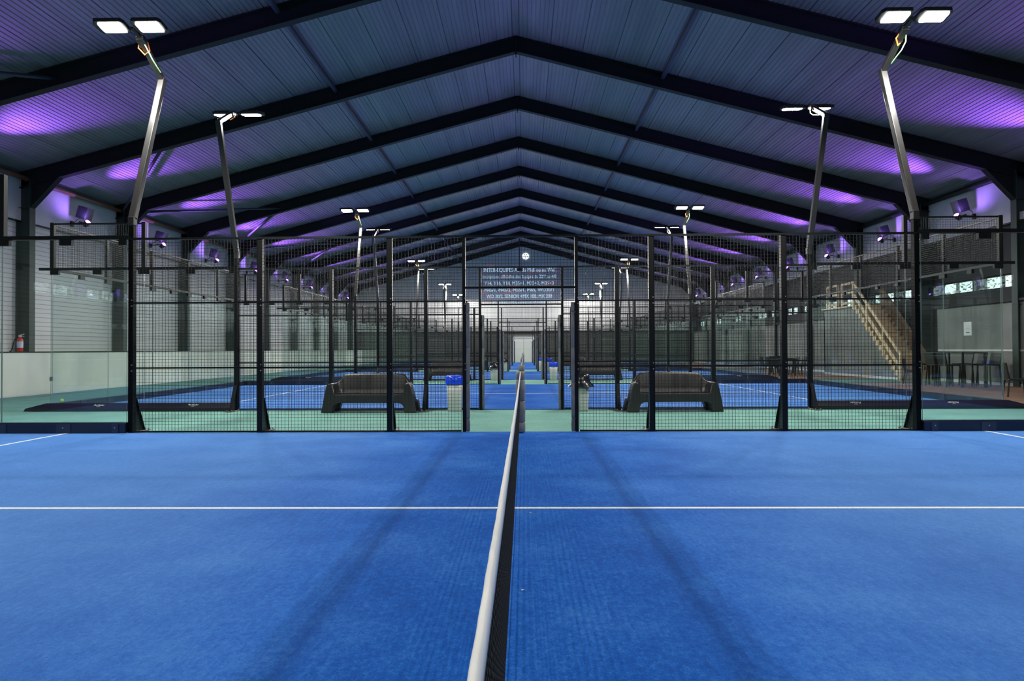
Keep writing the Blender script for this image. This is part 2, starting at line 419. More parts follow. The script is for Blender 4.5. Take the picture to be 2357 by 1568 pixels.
# ---------------------------------------------------------------- portal frames
def ibeam(mb, p, q, nrm, depth, width, yc, web=.03, fl=.03):
    """I section in the XZ plane between p and q (2D, top flange line); nrm points to the bottom flange"""
    p, q, n_ = Vector(p), Vector(q), Vector(nrm)
    for d0, d1, w in ((0, fl, width), (fl, depth - fl, web), (depth - fl, depth, width)):
        mb.prism([tuple(p + n_ * d0), tuple(q + n_ * d0), tuple(q + n_ * d1), tuple(p + n_ * d1)], 'y', yc - w / 2, yc + w / 2)
NF = 10
frame0 = None
for i in range(NF):
    y = Y1 + (i - 1) * BAY
    if frame0 is None:
        fr = empty('portal_frame', (0, y, 0)); 
        for sd in (-1, 1):
            xw = (-15.88 - .45) if sd < 0 else (15.47 + .45); xi = xw - sd * .45
            c = MB(); ibeam(c, (xw, 0), (xw, 6.85), (-sd, 0), .45, .26, 0)
            for zz in (2.6, 5.9): c.box(min(xw, xi), max(xw, xi), -.13, .13, zz, zz + .015)
            c.build('column', M['steelg'], fr)
            ln = math.hypot(1, SL); n2 = (-sd * 0 - sd * SL / ln * 1, -1 / ln)
            a = (xw, zroof(xw) - .015); b_ = (XR, ZR - .015)
            r_ = MB(); ibeam(r_, a, b_, (0, -1), .5, .22, 0)
            r_.build('rafter', M['steel'], fr)
            h = MB(); zc = zroof(xi) - .5
            poly = [(xi, zc), (xi, zc - .75), (xi - sd * .95, zroof(xi - sd * .95) - .5)]
            h.prism(poly, 'y', -.015, .015)
            h.prism([(xi, zc - .75), (xi - sd * .95, zroof(xi - sd * .95) - .5), (xi - sd * .95, zroof(xi - sd * .95) - .47), (xi, zc - .71)], 'y', -.11, .11)
            h.build('haunch', M['steel'], fr)
        k = MB(); k.box(XR - .02, XR + .02, -.12, .12, ZR - .62, ZR - .03); k.build('ridge_plate', M['steel'], fr)
        frame0 = fr
    else:
        fr = copy_tree(frame0); fr.location = (0, y, 0)
    where = 'cut by the top corners of the picture' if i == 0 else '%s of those whose ridge is in view' % ORD[i - 1]
    tag(fr, 'dark portal frame, ' + where, 'steel frame', 'dark portal frames carrying the roof')
# the last gable rafter
# purlins under the deck
for x, nm in ((-6.02, 'left'), (4.47, 'right')):
    mb = MB(); z = zroof(x) - .13; mb.path([(x, YB, z), (x, YE, z)], .075, 10)
    tag(mb.build('roof_purlin', M['purlin'], smooth=True), 'long dark tube running under the %s roof slope' % nm, 'purlin', 'long roof tubes')
# wind braces
BR = [(-16.0, 11.45, -11.5, 16.6, 'cut by the left edge of the picture'), (-11.6, 21.85, -16.0, 26.9, 'behind the nearest left floodlight pole'),
      (-16.0, 27.0, -11.5, 32.1, 'behind the second left floodlight pole, nearly level'), (-11.6, 32.15, -16.0, 37.2, 'right of the second left floodlight pole'),
      (-16.0, 37.3, -11.6, 42.4, 'fourth bay back'), (-11.6, 42.5, -16.0, 47.5, 'fifth bay back')]
for x0, y0, x1, y1, w in BR:
    mb = MB(); mb.path([(x0, y0, zroof(x0) - .3), (x1, y1, zroof(x1) - .3)], .05, 10)
    tag(mb.build('roof_brace', M['purlin'], smooth=True), 'dark diagonal roof brace at left, ' + w, 'roof brace', 'diagonal roof braces')

# ---------------------------------------------------------------- court turf and lines
for k, (ya, yb) in enumerate(COURTS):
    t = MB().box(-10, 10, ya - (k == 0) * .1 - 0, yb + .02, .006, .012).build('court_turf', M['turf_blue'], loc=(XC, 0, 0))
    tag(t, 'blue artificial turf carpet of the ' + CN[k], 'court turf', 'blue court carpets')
    ym = (ya + yb) / 2 + .04
    for sx in (-1, 1):
        MB().box(sx * 6.95 - .025, sx * 6.95 + .025, ya + .03, yb - .03, .012, .0145).build('service_line', M['line'], t)
    MB().box(-7.15, 7.15, ym - .025, ym + .025, .0125, .015).build('centre_line', M['line'], t)

# ---------------------------------------------------------------- fences
def grid(mb, u0, u1, z0, z1, plane, axis='x', sp=.05, r=.0021):
    nu = max(1, round((u1 - u0) / sp)); nz = max(1, round((z1 - z0) / sp))
    P = (lambda u, v, off=0: (u, plane + off, v)) if axis == 'x' else (lambda u, v, off=0: (plane + off, u, v))
    for i in range(nu + 1):
        u = u0 + (u1 - u0) * i / nu; mb.wire(P(u, z0), P(u, z1), r)
    for j in range(nz + 1):
        z = z0 + (z1 - z0) * j / nz; mb.wire(P(u0, z, -.004), P(u1, z, -.004), r)
    return mb
def clamp(mb, x, y, z, w, h=.09, inner=-1, axis='x'):
    if axis == 'x': mb.box(x - w / 2, x + w / 2, y - .03, y + .03, z - h, z)
    else: mb.box(y - .03, y + .03, x - w / 2, x + w / 2, z - h, z)

def make_fence():
    """one long side of a court; local origin at its middle, +y points out of the court"""
    f = empty('court_fence')
    MP = .0     # mesh plane (inner side)
    posts = [-6, -4, -2, -.86, .86, 2, 4, 6]
    for x in posts:
        m_ = MB(); top = 3.0 if abs(x) < 6 else 3.22
        hw = .04 if abs(x) > .9 else .024
        m_.box(x - hw, x + hw, .01, .09, 0, top)
        if abs(x) > .9:     # triangular foot outside
            m_.prism([(.09, .012), (.36, .012), (.12, .52), (.09, .52)], 'x', x - .008, x + .008)
            m_.prism([(.355, .012), (.37, .012), (.13, .53), (.115, .53)], 'x', x - .035, x + .035)
        p = m_.build('post', M['black'], f)
        for z in (.955, 1.045, 1.955, 2.045): MB().path([(x + .02, .012, z), (x + .02, -.008, z)], .009, 8).build('bolt', M['bolt'], p)
        if abs(x) > .9:
            q = MB(); q.box(x - .07, x + .07, .02, .46, 0.0, .012)
            for bx, by in ((-.05, .42), (.05, .42), (-.055, .1), (.055, .1)): q.path([(x + bx, by, .01), (x + bx, by, .035)], .011, 8)
            q.build('foot_plate', M['plate'], p)
    # short posts of the high corner screens
    for x in (-9.96, -8, 8, 9.96):
        MB().box(x - .04, x + .04, -.03, .05, 3.04, 4.0).build('post', M['black'], f)
    # rails
    MB().box(-6.0, 6.0, -.02, .03, 2.975, 3.005).build('top_rail', M['black'], f)
    for s_ in (-1, 1):
        a, b_ = sorted((s_ * 6, s_ * 10.25))
        MB().box(a, b_, -.035, .035, 2.985, 3.04).build('glass_rail', M['black'], f)
        a, b_ = sorted((s_ * 8, s_ * 10))
        MB().box(a, b_, -.02, .02, 3.96, 3.99).build('top_rail', M['black'], f)
        grid(MB(), a, b_, 3.04, 3.97, 0).build('wire_mesh', M['wire'], f)
        a, b_ = sorted((s_ * 6.04, s_ * 8)); 
        for xa, xb in ((6.05, 7.995), (8.005, 9.97)):
            a, b_ = sorted((s_ * xa, s_ * xb))
            g = MB().box(a, b_, -.006, .006, .03, 2.99).build('glass_panel', M['glass'], f)
            for q in (a, b_): MB().box(q - .0013, q + .0013, -.0062, .0062, .16, 2.99).build('glass_edge', M['edge'], g)
        for x in (7, 9): 
            q = MB(); clamp(q, s_ * x, .0, 2.985, .19); q.path([(s_ * x, -.03, 2.94), (s_ * x, -.045, 2.94)], .014, 8)
            q.build('glass_clamp', M['black'], f)
        q = MB(); clamp(q, s_ * 8, .0, 2.985, .24); q.build('glass_clamp', M['black'], f)
        q = MB(); clamp(q, s_ * 6.12, .0, 2.985, .1); q.build('glass_clamp', M['black'], f)
        q = MB(); clamp(q, s_ * 9.92, .0, 2.985, .18); q.build('glass_clamp', M['black'], f)
        # base: navy kick plate inside, sloping black cover outside
        a, b_ = sorted((s_ * 6.05, s_ * 10.0))
        MB().box(a, b_, -.05, -.008, .0, .15).build('kick_plate', M['base'], f)
        for x in (6.2, 7.0, 8.0, 9.0, 9.8):
            w = .22 if x in (7., 8., 9.) else .1
            kp = MB().box(s_ * x - w / 2, s_ * x + w / 2, -.062, -.05, .005, .145).build('base_clamp', M['clampm'], f)
            MB().path([(s_ * x, -.062, .09), (s_ * x, -.072, .09)], .01, 8).build('bolt', M['bolt'], kp)
        cv = MB(); xa, xb = (6.06, 10.05)
        A = [(s_ * xa, .01, .02), (s_ * xa, .01, .165), (s_ * xa, .06, .165), (s_ * xa, .17, .06), (s_ * xa, .17, .0), (s_ * xa, .01, .0)]
        B = [(s_ * xb, .01, .02), (s_ * xb, .01, .165), (s_ * xb, .06, .165), (s_ * (xb + .38), .17, .06), (s_ * (xb + .42), .17, .0), (s_ * xb, .01, .0)]
        cv.add(A + B, [(0, 1, 7, 6), (1, 2, 8, 7), (2, 3, 9, 8), (3, 4, 10, 9), (4, 5, 11, 10), (5, 0, 6, 11), (0, 1, 2, 3, 4, 5), (6, 7, 8, 9, 10, 11)])
        co = cv.build('base_cover', M['cover'], f)
        for x in (6.9, 8.9):
            # maker's mark printed on the slope of the cover (upside down on one end, as fitted)
            up = s_ > 0
            th = math.atan2(.105, .11)
            ro = Matrix.Rotation(PI, 4, 'Z') @ Matrix.Rotation(PI / 2 - th * 1.0 + 0.02, 4, 'X')
            if not up: ro = ro @ Matrix.Rotation(PI, 4, 'Z')
            t = text('maker_mark', 'PortSader', .055, M['logo'], co, (s_ * x, .108, .125), ro.to_euler(), offset=.001, shear=.3)
            t2 = text('maker_mark', 'S P O R T', .018, M['logo'], co, (s_ * x, .136, .097), ro.to_euler())
    # mesh bays
    bays = [(-5.96, -4.04), (-3.96, -2.04), (-1.96, -.9), (.9, 1.96), (2.04, 3.96), (4.04, 5.96)]
    for a, b_ in bays:
        g = grid(MB(), a, b_, .03, 2.98, 0.0)
        g.build('wire_mesh', M['wire'], f)
        for z in (1.0, 2.0): MB().box(a - .04, b_ + .04, -.006, .012, z - .012, z + .012).build('mesh_rail', M['black'], f)
        MB().box(a, b_, -.012, .02, .012, .034).build('bottom_rail', M['black'], f)
    # door header
    q = MB(); q.box(-.84, .84, 0, .03, 2.19, 2.22); q.build('door_header', M['black'], f)
    grid(MB(), -.82, .82, 2.22, 2.98, 0.0).build('wire_mesh', M['wire'], f)
    # foam pads on the door jambs
    for s_ in (-1, 1):
        p = MB(); z = .01; cx, cy = s_ * .806, .045
        for zz in (.2, .74, 1.29, 1.83, 1.98):
            prof = [(z, .026), (z + .012, .031), ((z + zz) / 2, .035), (zz - .014, .031), (zz - .002, .026)]
            p.path([(cx, cy, q_[0]) for q_ in prof], [q_[1] for q_ in prof], 10); z = zz
        p.build('foam_pad', M['pad'], f, smooth=True)
    return f
fence = make_fence()
first = True
FL = [(0, 'far', COURTS[0][1], 0), (1, 'near', COURTS[1][0], PI), (1, 'far', COURTS[1][1], 0), (2, 'near', COURTS[2][0], PI), (2, 'far', COURTS[2][1], 0),
      (3, 'near', COURTS[3][0], PI), (3, 'far', COURTS[3][1], 0), (4, 'far', COURTS[4][1], 0)]
for k, side, y, rz in FL:
    o = fence if first else copy_tree(fence); first = False
    o.location = (XC, y, .006); o.rotation_euler = (0, 0, rz)
    tag(o, 'black mesh fence on the %s side of the %s' % (side, CN[k]), 'fence', 'court fences across the hall')

# end walls of the courts: glass with a mesh screen on top
def make_endwall(yl):
    f = empty('glass_end_wall'); n = 5; st = yl / n
    for i in range(n):
        a, b_ = i * st + .004, (i + 1) * st - .004
        g = MB().box(-.006, .006, a, b_, .03, 2.99).build('glass_panel', M['glass'], f)
        for q in (a, b_): MB().box(-.0062, .0062, q - .0013, q + .0013, .16, 2.99).build('glass_edge', M['edge'], g)
    MB().box(-.035, .035, 0, yl, 2.985, 3.04).build('glass_rail', M['black'], f)
    MB().box(-.02, .02, 0, yl, 3.96, 3.99).build('top_rail', M['black'], f)
    for i in range(1, n):
        MB().box(.0, .07, i * st - .035, i * st + .035, 3.04, 3.99).build('post', M['black'], f)
        q = MB(); clamp(q, i * st, 0, 2.985, .22, axis='y'); q.build('glass_clamp', M['black'], f)
    for i in range(n):
        q = MB(); clamp(q, (i + .5) * st, 0, 2.985, .16, axis='y'); q.build('glass_clamp', M['black'], f)
    grid(MB(), .05, yl - .05, 3.04, 3.97, 0, 'y').build('wire_mesh', M['wire'], f)
    MB().box(.008, .12, .06, yl - .06, 0, .15).build('base_cover', M['base'], f)
    MB().box(-.05, -.008, .06, yl - .06, 0, .15).build('kick_plate', M['base'], f)
    for i in range(1, 10): MB().box(-.06, -.05, i * st / 2 - .09, i * st / 2 + .09, .005, .145).build('base_clamp', M['clampm'], f)
    return f
ew = make_endwall(10.0); first = True
for k, (ya, yb) in enumerate(COURTS):
    for s_, nm in ((-1, 'left'), (1, 'right')):
        o = ew if first else copy_tree(ew); first = False
        o.location = (XC + s_ * 10.02, ya + .03 if s_ > 0 else yb - .03, .006)
        o.rotation_euler = (0, 0, 0 if s_ > 0 else PI)
        tag(o, 'glass wall topped with mesh at the %s end of the %s' % (nm, CN[k]), 'glass wall', 'glass walls at the court ends')

# ---------------------------------------------------------------- nets
def make_net(yl):
    t = empty('padel_net')
    lean = .024
    cols = 60
    def top(u): return .90 - .03 * (1 - (2 * u - 1) ** 2)
    nm = MB(); nv = int(yl / .032); 
    for i in range(nv + 1):
        y = yl * i / nv; u = i / nv
        nm.wire((0, y, top(u) - .03), (-lean, y, .012), .0016)
    for j in range(27):
        h = j / 27
        for c in range(cols):
            y0, y1 = yl * c / cols, yl * (c + 1) / cols
            z0 = .012 + (top(c / cols) - .03 - .012) * h; z1 = .012 + (top((c + 1) / cols) - .03 - .012) * h
            w = .006 * math.sin(c * 1.3 + j * .2)
            x_ = -lean * (1 - h)
            nm.wire((x_, y0, z0), (x_, y1, z1), .0016)
    nm.build('net_mesh', M['net'], t)
    tp = MB(); prof = [(-.0055, -.04), (-.0055, .013), (-.003, .018), (.003, .018), (.0055, .013), (.0055, -.04)]
    vs = []; fs = []; n = len(prof); C2 = 200
    for c in range(C2 + 1):
        u = c / C2; y = yl * u; wv = .0009 * math.sin(c * 2.1) + .0007 * math.sin(c * 5.7)
        for x, z in prof: vs.append((x + wv * .4, y, top(u) + z + (wv * 3 if z < 0 else 0)))
    for c in range(C2):
        for i in range(n): fs.append((c * n + i, c * n + (i + 1) % n, (c + 1) * n + (i + 1) % n, (c + 1) * n + i))
    tp.add(vs, fs); tp.build('top_tape', M['tape'], t, smooth=True)
    for y in (-.04, yl + .04):
        po = MB().box(-.03, .03, y - .03, y + .03, 0, .9).build('net_post', M['black'], t)
        p = MB(); z = .01
        for zz in (.16, .48, .80, .92):
            pr = [(z, .062), (z + .012, .069), ((z + zz) / 2, .072), (zz - .014, .069), (zz - .002, .06)]
            p.path([(0, y, a) for a, _ in pr], [b_ for _, b_ in pr], 8); z = zz
        p.build('foam_pad', M['pad'], po, smooth=True)
    return t
net = make_net(9.72); first = True
for k, (ya, yb) in enumerate(COURTS):
    o = net if first else copy_tree(net); first = False
    o.location = (XC, ya + .16, .012)
    tag(o, 'dark net with white top tape dividing the ' + CN[k], 'net', 'court nets')

# ---------------------------------------------------------------- floodlight poles
TILT = math.radians(10)
def make_pole():
    """stands on the fence post; local +y points out of the court"""
    f = empty('floodlight_pole')
    A = (0, .05, 3.2); B = (0, .93, 5.85); C_ = (0, .30, 6.2)
    m_ = MB(); m_.bar((0, .05, 3.2), (0, .05, 3.34), .1, .1); m_.bar((0, .05, 3.30), B, .1, .1); m_.build('mast', M['pole'], f, bevel=.012)
    m_ = MB(); m_.bar((0, .90, 5.83), (0, .36, 6.16), .085, .085); m_.bar((0, .38, 6.15), (0, .24, 6.23), .12, .1)
    m_.path([(-.06, .25, 6.235), (.06, .25, 6.235)], .035, 10)
    m_.build('arm', M['pole'], f, bevel=.01)
    c = MB(); c.path([(.045, .30, 6.14), (.07, .36, 6.06), (.07, .48, 5.98), (.06, .62, 5.93), (.055, .76, 5.88)], .009, 8); c.build('green_cable', M['greenc'], f)
    c = MB(); c.path([(-.05, .32, 6.17), (-.085, .35, 6.11), (-.02, .42, 6.03), (.05, .44, 6.1), (.06, .36, 6.2)], .011, 8); c.build('orange_cable', M['orange'], f)
    c = MB(); c.path([(-.52, 0.06, 6.29), (.52, 0.06, 6.29)], .022, 8); c.bar((0, .06, 6.285), (0, .26, 6.235), .05, .05); c.build('cross_bar', M['lampbody'], f)
    for sx in (-1, 1):
        h = MB()
        prof = [(-.21, -.155), (.19, -.155), (.23, -.1), (.23, .1), (.19, .155), (-.21, .155), (-.25, .1), (-.25, -.1)]
        h.prism(prof, 'z', -.03, .03)
        for i in range(7): h.box(-.15 + i * .05 - .004, -.15 + i * .05 + .004, -.12, .12, .03, .055)
        o = h.build('lamp_head', M['lampbody'], f, bevel=.006)
        o.location = (sx * .29, 0, 6.30); o.rotation_euler = (-TILT, 0, 0)
        q = MB(); q.prism([(-.16, -.115), (.17, -.115), (.185, -.08), (.185, .08), (.17, .115), (-.16, .115), (-.175, .08), (-.175, -.08)], 'z', -.04, -.029)
        q.build('led_panel', M['led'], o)
    return f
M['pole'] = mat('pole_paint', (.02, .019, .018), .3, spec=.6)
pole = make_pole(); first = True
spots = []
def flood_spot(x, y, rz, e, last=False):
    for sx in (-1, 1):
        l = bpy.data.lights.new('flood_light', 'SPOT'); l.energy = e; l.spot_size = math.radians(176); l.spot_blend = .04 if last else .3; l.shadow_soft_size = .11
        l.color = (1, .975, .92)
        o = bpy.data.objects.new('flood_light', l); COL.objects.link(o)
        o.location = (x + sx * .29, y, 6.20)
        # tip the beam towards the middle of the court
        o.rotation_euler = (0 if last else -TILT if rz == 0 else TILT, 0, 0)   # the last pair hangs level
        o.visible_camera = False
FLOOD = 560
SN = ['left', 'right']
FP = []
for k, (ya, yb) in enumerate(COURTS):
    for side, y, rz in (('near', ya, PI), ('far', yb, 0)):
        for s_ in (-1, 1):
            o = pole if first else copy_tree(pole); first = False
            o.location = (XC + s_ * 6.0, y, .006); o.rotation_euler = (0, 0, rz)
            tag(o, 'twin floodlight pole on the %s side of the %s, %s of net' % (side, CN[k], SN[s_ > 0]), 'floodlight', 'twin floodlight poles on the court fences')
            if k == 0 and side == 'near':
                # these two stand on their own posts beside the photographer
                MB().box(-.04, .04, .01, .09, 0, 3.22).build('post', M['black'], o)
            flood_spot(XC + s_ * 6.0, y, rz, FLOOD * (1.5 if (k == 4 and side == 'far') else 1), k == 4 and side == 'far')

# ---------------------------------------------------------------- purple wall uplights
def make_up():
    f = empty('wall_uplight')   # local +x points into the hall
    b_ = MB(); b_.box(0, .06, -.07, .07, -.1, .08); b_.bar((.05, 0, 0), (.42, 0, .03), .03, .03); b_.bar((.42, -.2, .03), (.42, .2, .03), .025, .03)
    b_.path([(.05, .05, .02), (.16, .1, .16), (.34, .1, .24)], .01, 6); b_.build('bracket', M['black'], f)
    h = MB(); h.box(-.17, .17, -.2, .2, -.2, .24)
    for i in range(6): h.box(-.2, -.17, -.17 + i * .065, -.16 + i * .065, -.16, .2)
    o = h.build('floodlight_box', M['lampbody'], f, bevel=.01); o.location = (.5, 0, .34); o.rotation_euler = (0, math.radians(16), 0)
    c = MB(); c.path([(0, 0, -.08), (0, 0, .06), (0, 0, .1)], [.07, .1, .105], 16)
    o = c.build('lamp_can', M['lampbody'], f, smooth=False); o.location = (.54, -.02, -.04); o.rotation_euler = (0, math.radians(48), 0)
    q = MB(); q.path([(0, 0, .095), (0, 0, .14), (0, 0, .165)], [.095, .09, .05], 16); q.build('purple_lens', M['uv'], o, smooth=True)
    return f
up = make_up(); first = True
UVE = 4300
for s_ in (-1, 1):
    for i in range(-2, 9):
        y = Y1 + (i + .5) * BAY
        if y > YE - 1: continue
        o = up if first else copy_tree(up); first = False
        x = WL + .1 if s_ < 0 else WR - .1
        o.location = (x, y - .15, 5.86); o.rotation_euler = (0, 0, 0 if s_ < 0 else PI)
        tag(o, 'black lamp with purple lens high on the %s wall, %s from the front' % (SN[s_ > 0], ORD[i + 2]), 'wall lamp', 'purple wall lamps')
        l = bpy.data.lights.new('purple_light', 'SPOT'); l.energy = UVE; l.color = (.32, .10, 1.0); l.spot_size = math.radians(56); l.spot_blend = 1.0; l.shadow_soft_size = .08
        lo = bpy.data.objects.new('purple_light', l); COL.objects.link(lo); lo.visible_camera = False
        sl_ = bpy.data.lights.new('added_purple_fill', 'SPOT'); sl_.energy = 85; sl_.color = (.34, .17, 1.0); sl_.spot_size = math.radians(172); sl_.spot_blend = .8; sl_.shadow_soft_size = .08  # wide spot added beside the housing to tint the upper wall violet
        so = bpy.data.objects.new('added_purple_fill', sl_); COL.objects.link(so); so.visible_camera = False
        so.location = (x - s_ * .72, y - .42, 5.98); so.rotation_euler = Vector((s_ * .25, 0, 1)).to_track_quat('-Z', 'Y').to_euler()
        lo.location = (x - s_ * .72, y - .17, 6.0)
        d = Vector((-s_ * 2.6, random.uniform(-.35, .35), 1.85)).normalized(); lo.rotation_euler = d.to_track_quat('-Z', 'Y').to_euler()

# ---------------------------------------------------------------- benches
def make_bench():
    f = empty('plastic_bench')     # faces -y
    W, D = .83, .275
    pts = [(-W, -D + i * .055) for i in range(7)]
    for i in range(1, 11):
        a = PI - PI / 2 * i / 10; pts.append((-W + .22 + .22 * math.cos(a), .07 + .2 * math.sin(a)))
    for i in range(1, 12): pts.append((-W + .22 + (2 * W - .44) * i / 12, .27))
    pts += [(-x, y) for x, y in reversed(pts[:17])]
    vs = []; fs = []; n = len(pts)
    for i, (x, y) in enumerate(pts):
        t = Vector((pts[min(i + 1, n - 1)][0] - pts[max(i - 1, 0)][0], pts[min(i + 1, n - 1)][1] - pts[max(i - 1, 0)][1])).normalized()
        inn = Vector((t.y, -t.x))          # towards the seat
        c = max(0, min(1, (W - abs(x)) / .22)) if y > .05 else 0
        back = c * c * (3 - 2 * c)
        zt = .59 + .165 * back + (.03 * (1 - (x / W) ** 2) if back > .99 else .03 * back * (1 - (x / W) ** 2))
        th = .1 - .02 * back; zb = .2
        prof = [(-.085, zb), (-.045, .36), (-.012, zt - .1), (0, zt - .045), (.012, zt - .015), (.035, zt), (th - .03, zt), (th - .008, zt - .018), (th, zt - .05), (th + .012, .5), (th + .03, .4), (th + .07, .34)]
        K = len(prof)
        for u, z in prof: vs.append((x + inn.x * u, y + inn.y * u, z))
    for i in range(n - 1):
        for k in range(K): fs.append((i * K + k, i * K + (k + 1) % K, (i + 1) * K + (k + 1) % K, (i + 1) * K + k))
    fs.append(tuple(range(K))); fs.append(tuple((n - 1) * K + k for k in range(K - 1, -1, -1)))
    sh = MB(); sh.add(vs, fs); sh.build('backrest', M['plastic'], f, smooth=True)
    st = MB(); px = .76
    prof = [(-.27, .2), (-.27, .35), (-.25, .368), (-.2, .372), (-.05, .352), (.08, .345), (.16, .36), (.2, .4), (.2, .2)]
    st.prism(prof, 'x', -px, px); st.build('seat', M['plastic'], f, bevel=.004)
    half = [(0, .205), (.58, .205), (.645, .195), (.69, .165), (.715, .12), (.735, 0), (.955, 0), (.945, .08), (.89, .38), (.852, .54), (.838, .57), (.80, .588), (.765, .585), (.742, .56), (.715, .42), (.69, .385), (.65, .372), (0, .372)]
    fp = MB(); poly = half + [(-x, z) for x, z in reversed(half[1:-1])]
    fp.prism(poly, 'y', -.305, -.25); fp.build('front_panel', M['plastic'], f, bevel=.01)
    for sx in (-1, 1):
        for sy in (-1, 1):
            y0 = -.25 if sy < 0 else .17; y1 = y0 + (.12 if sy < 0 else .17)
            lg = MB()
            top = [(sx * .64, y0, .25), (sx * .90, y0, .25), (sx * .90, y1, .25), (sx * .64, y1, .25)]
            mid = [(sx * .70, y0, .15), (sx * .925, y0, .15), (sx * .925, y1, .15), (sx * .70, y1, .15)]
            bot = [(sx * .74, y0, 0), (sx * .955, y0, 0), (sx * .955, y1 - .03, 0), (sx * .74, y1 - .03, 0)]
            lg.add(top + mid + bot, [(0, 1, 2, 3), (8, 9, 10, 11)] + [(r * 4 + i, r * 4 + (i + 1) % 4, r * 4 + 4 + (i + 1) % 4, r * 4 + 4 + i) for r in (0, 1) for i in range(4)])
            lg.build('leg', M['plastic'], f, bevel=.01)
    return f
bn = make_bench(); first = True
GAPN = ['behind the nearest court', 'between the second and third courts', 'between the third and fourth courts']
for g, y in enumerate((13.93, 27.85, 41.85)):
    for s_ in (-1, 1):
        o = bn if first else copy_tree(bn); first = False
        o.location = (XC + s_ * 3.06, y, 0); o.rotation_euler = (0, 0, s_ * .03)
        tag(o, 'dark moulded plastic bench %s, %s of the doorway' % (GAPN[g], SN[s_ > 0]), 'bench', 'dark plastic benches')

# ---------------------------------------------------------------- bins
def make_bin(blue):
    f = empty('waste_bin')
    MB().lathe([(0, .0), (.135, .0), (.142, .01), (.155, .35), (.165, .6), (.15, .6), (.0, .58)], 28).build('body', M['binbody'], f, smooth=True)
    if blue:
        w = lambda a, j: .015 * math.sin(5 * a + j)
        MB().lathe([(.182, .555), (.188, .6), (.185, .69), (.172, .725), (.12, .74), (0, .742)], 30, wob=w).build('lid', M['bagblue'], f, smooth=True)['label'] = 'blue lid'
    else:
        w = lambda a, j: (.05 * math.sin(5 * a + 1.3 * j) + .03 * math.sin(11 * a + j)) * (1 if j > 0 else .9)
        MB().lathe([(.27, .50), (.24, .54), (.185, .6), (.175, .68), (.168, .735), (.14, .752), (0, .70)], 44, wob=w).build('bin_bag', M['bagblack'], f, smooth=True)['label'] = 'black bag over the rim'
    return f
bb, bk = make_bin(True), make_bin(False); ub = uk = True
BINS = [(-1.42, 13.95, 1, 'left of the nearest doorway'), (1.16, 13.95, 0, 'right of the nearest doorway'),
        (-1.22, 27.9, 0, 'in front of the third court, left of the doorway'), (1.2, 27.9, 1, 'in front of the third court, right of the doorway'),
        (-1.12, 41.9, 0, 'in front of the fourth court, left of the doorway'), (1.03, 41.9, 1, 'in front of the fourth court, right of the doorway'),
        (1.42, 38.9, 1, 'just beyond the third court, right of the doorway')]
for x, y, bl, w in BINS:
    if bl: o = bb if ub else copy_tree(bb); ub = False
    else: o = bk if uk else copy_tree(bk); uk = False
    o.location = (x, y, 0); o.rotation_euler = (0, 0, x * 2)
    tag(o, ('pale bin with blue lid ' if bl else 'pale bin with black bag ') + w, 'bin', 'bins beside the court doorways')

# ---------------------------------------------------------------- far wall: slide, round sign, projector
sl = empty('projected_slide', (-.44, YE - .02, 7.5))
MB().box(-3.8, 3.8, 0, .012, -1.95, 1.98).build('slide_light', M['slide'], sl)
tag(sl, 'projected slide of white writing high on the far end wall', 'projection')
R90 = (PI / 2, 0, 0)
LINES = [('INTER-EQUIPES A..  du Midi ou au Wel', .46, 1.42, .003), ('Inscriptions officielles des Equipes du 22/7 au 4/8', .42, .78, .002), ('Y14, Y16, Y18, M35+1, M35+2, M35+3', .44, .13, .004),
         ('M45/1, M45/2, M55/1, M65, WD20/1', .44, -.52, .004), ('WD 30/2, SENIOR +MX 100, MX 200', .44, -1.13, .004), ('MX 400,  MX open et M1000', .44, -1.72, .004)]
for body, size, z, off in LINES:
    t = text('writing', body, size, M['ptext'], sl, (0, -.01, z), R90, offset=off)
    wd = max(v.co.x for v in t.data.vertices) - min(v.co.x for v in t.data.vertices)
    tgt = {1.42: 6.85, .78: 7.15, .13: 6.7, -.52: 6.7, -1.13: 6.35, -1.72: 5.1}[z]
    t.scale = (tgt / wd, 1.12, 1)
rs = empty('round_sign', (.21, YE - .08, 10.26))
MB().path([(0, .07, 0), (0, 0, 0)], .31, 36).build('disc', M['sign'], rs)
for i in range(6):
    a = PI / 2 + .63 + i * 2 * PI / 5; r0 = .18 if i < 5 else 0
    MB().path([(r0 * math.cos(a), .0, r0 * math.sin(a)), (r0 * math.cos(a), -.01, r0 * math.sin(a))], .05 if i < 5 else .055, 12).build('dark_dot', M['signdark'], rs)
tag(rs, 'lit round white sign with dark dots near the peak of the far wall', 'sign')
pj = empty('projector', (-.33, 57.9, 8.0))
MB().path([(0, 0, .1), (0, 0, ZR - 8.0 - .6)], .035, 10).build('hanging_pole', M['proj'], pj)
q = MB(); q.box(-.25, .25, -.2, .2, -.1, .1); q.path([(.1, .2, 0), (.1, .26, 0)], .06, 14); q.box(-.08, .08, -.08, .08, .1, .14); q.build('housing', M['proj'], pj, bevel=.03)
tag(pj, 'black projector hanging on a thin pole from the ridge before the slide', 'projector')

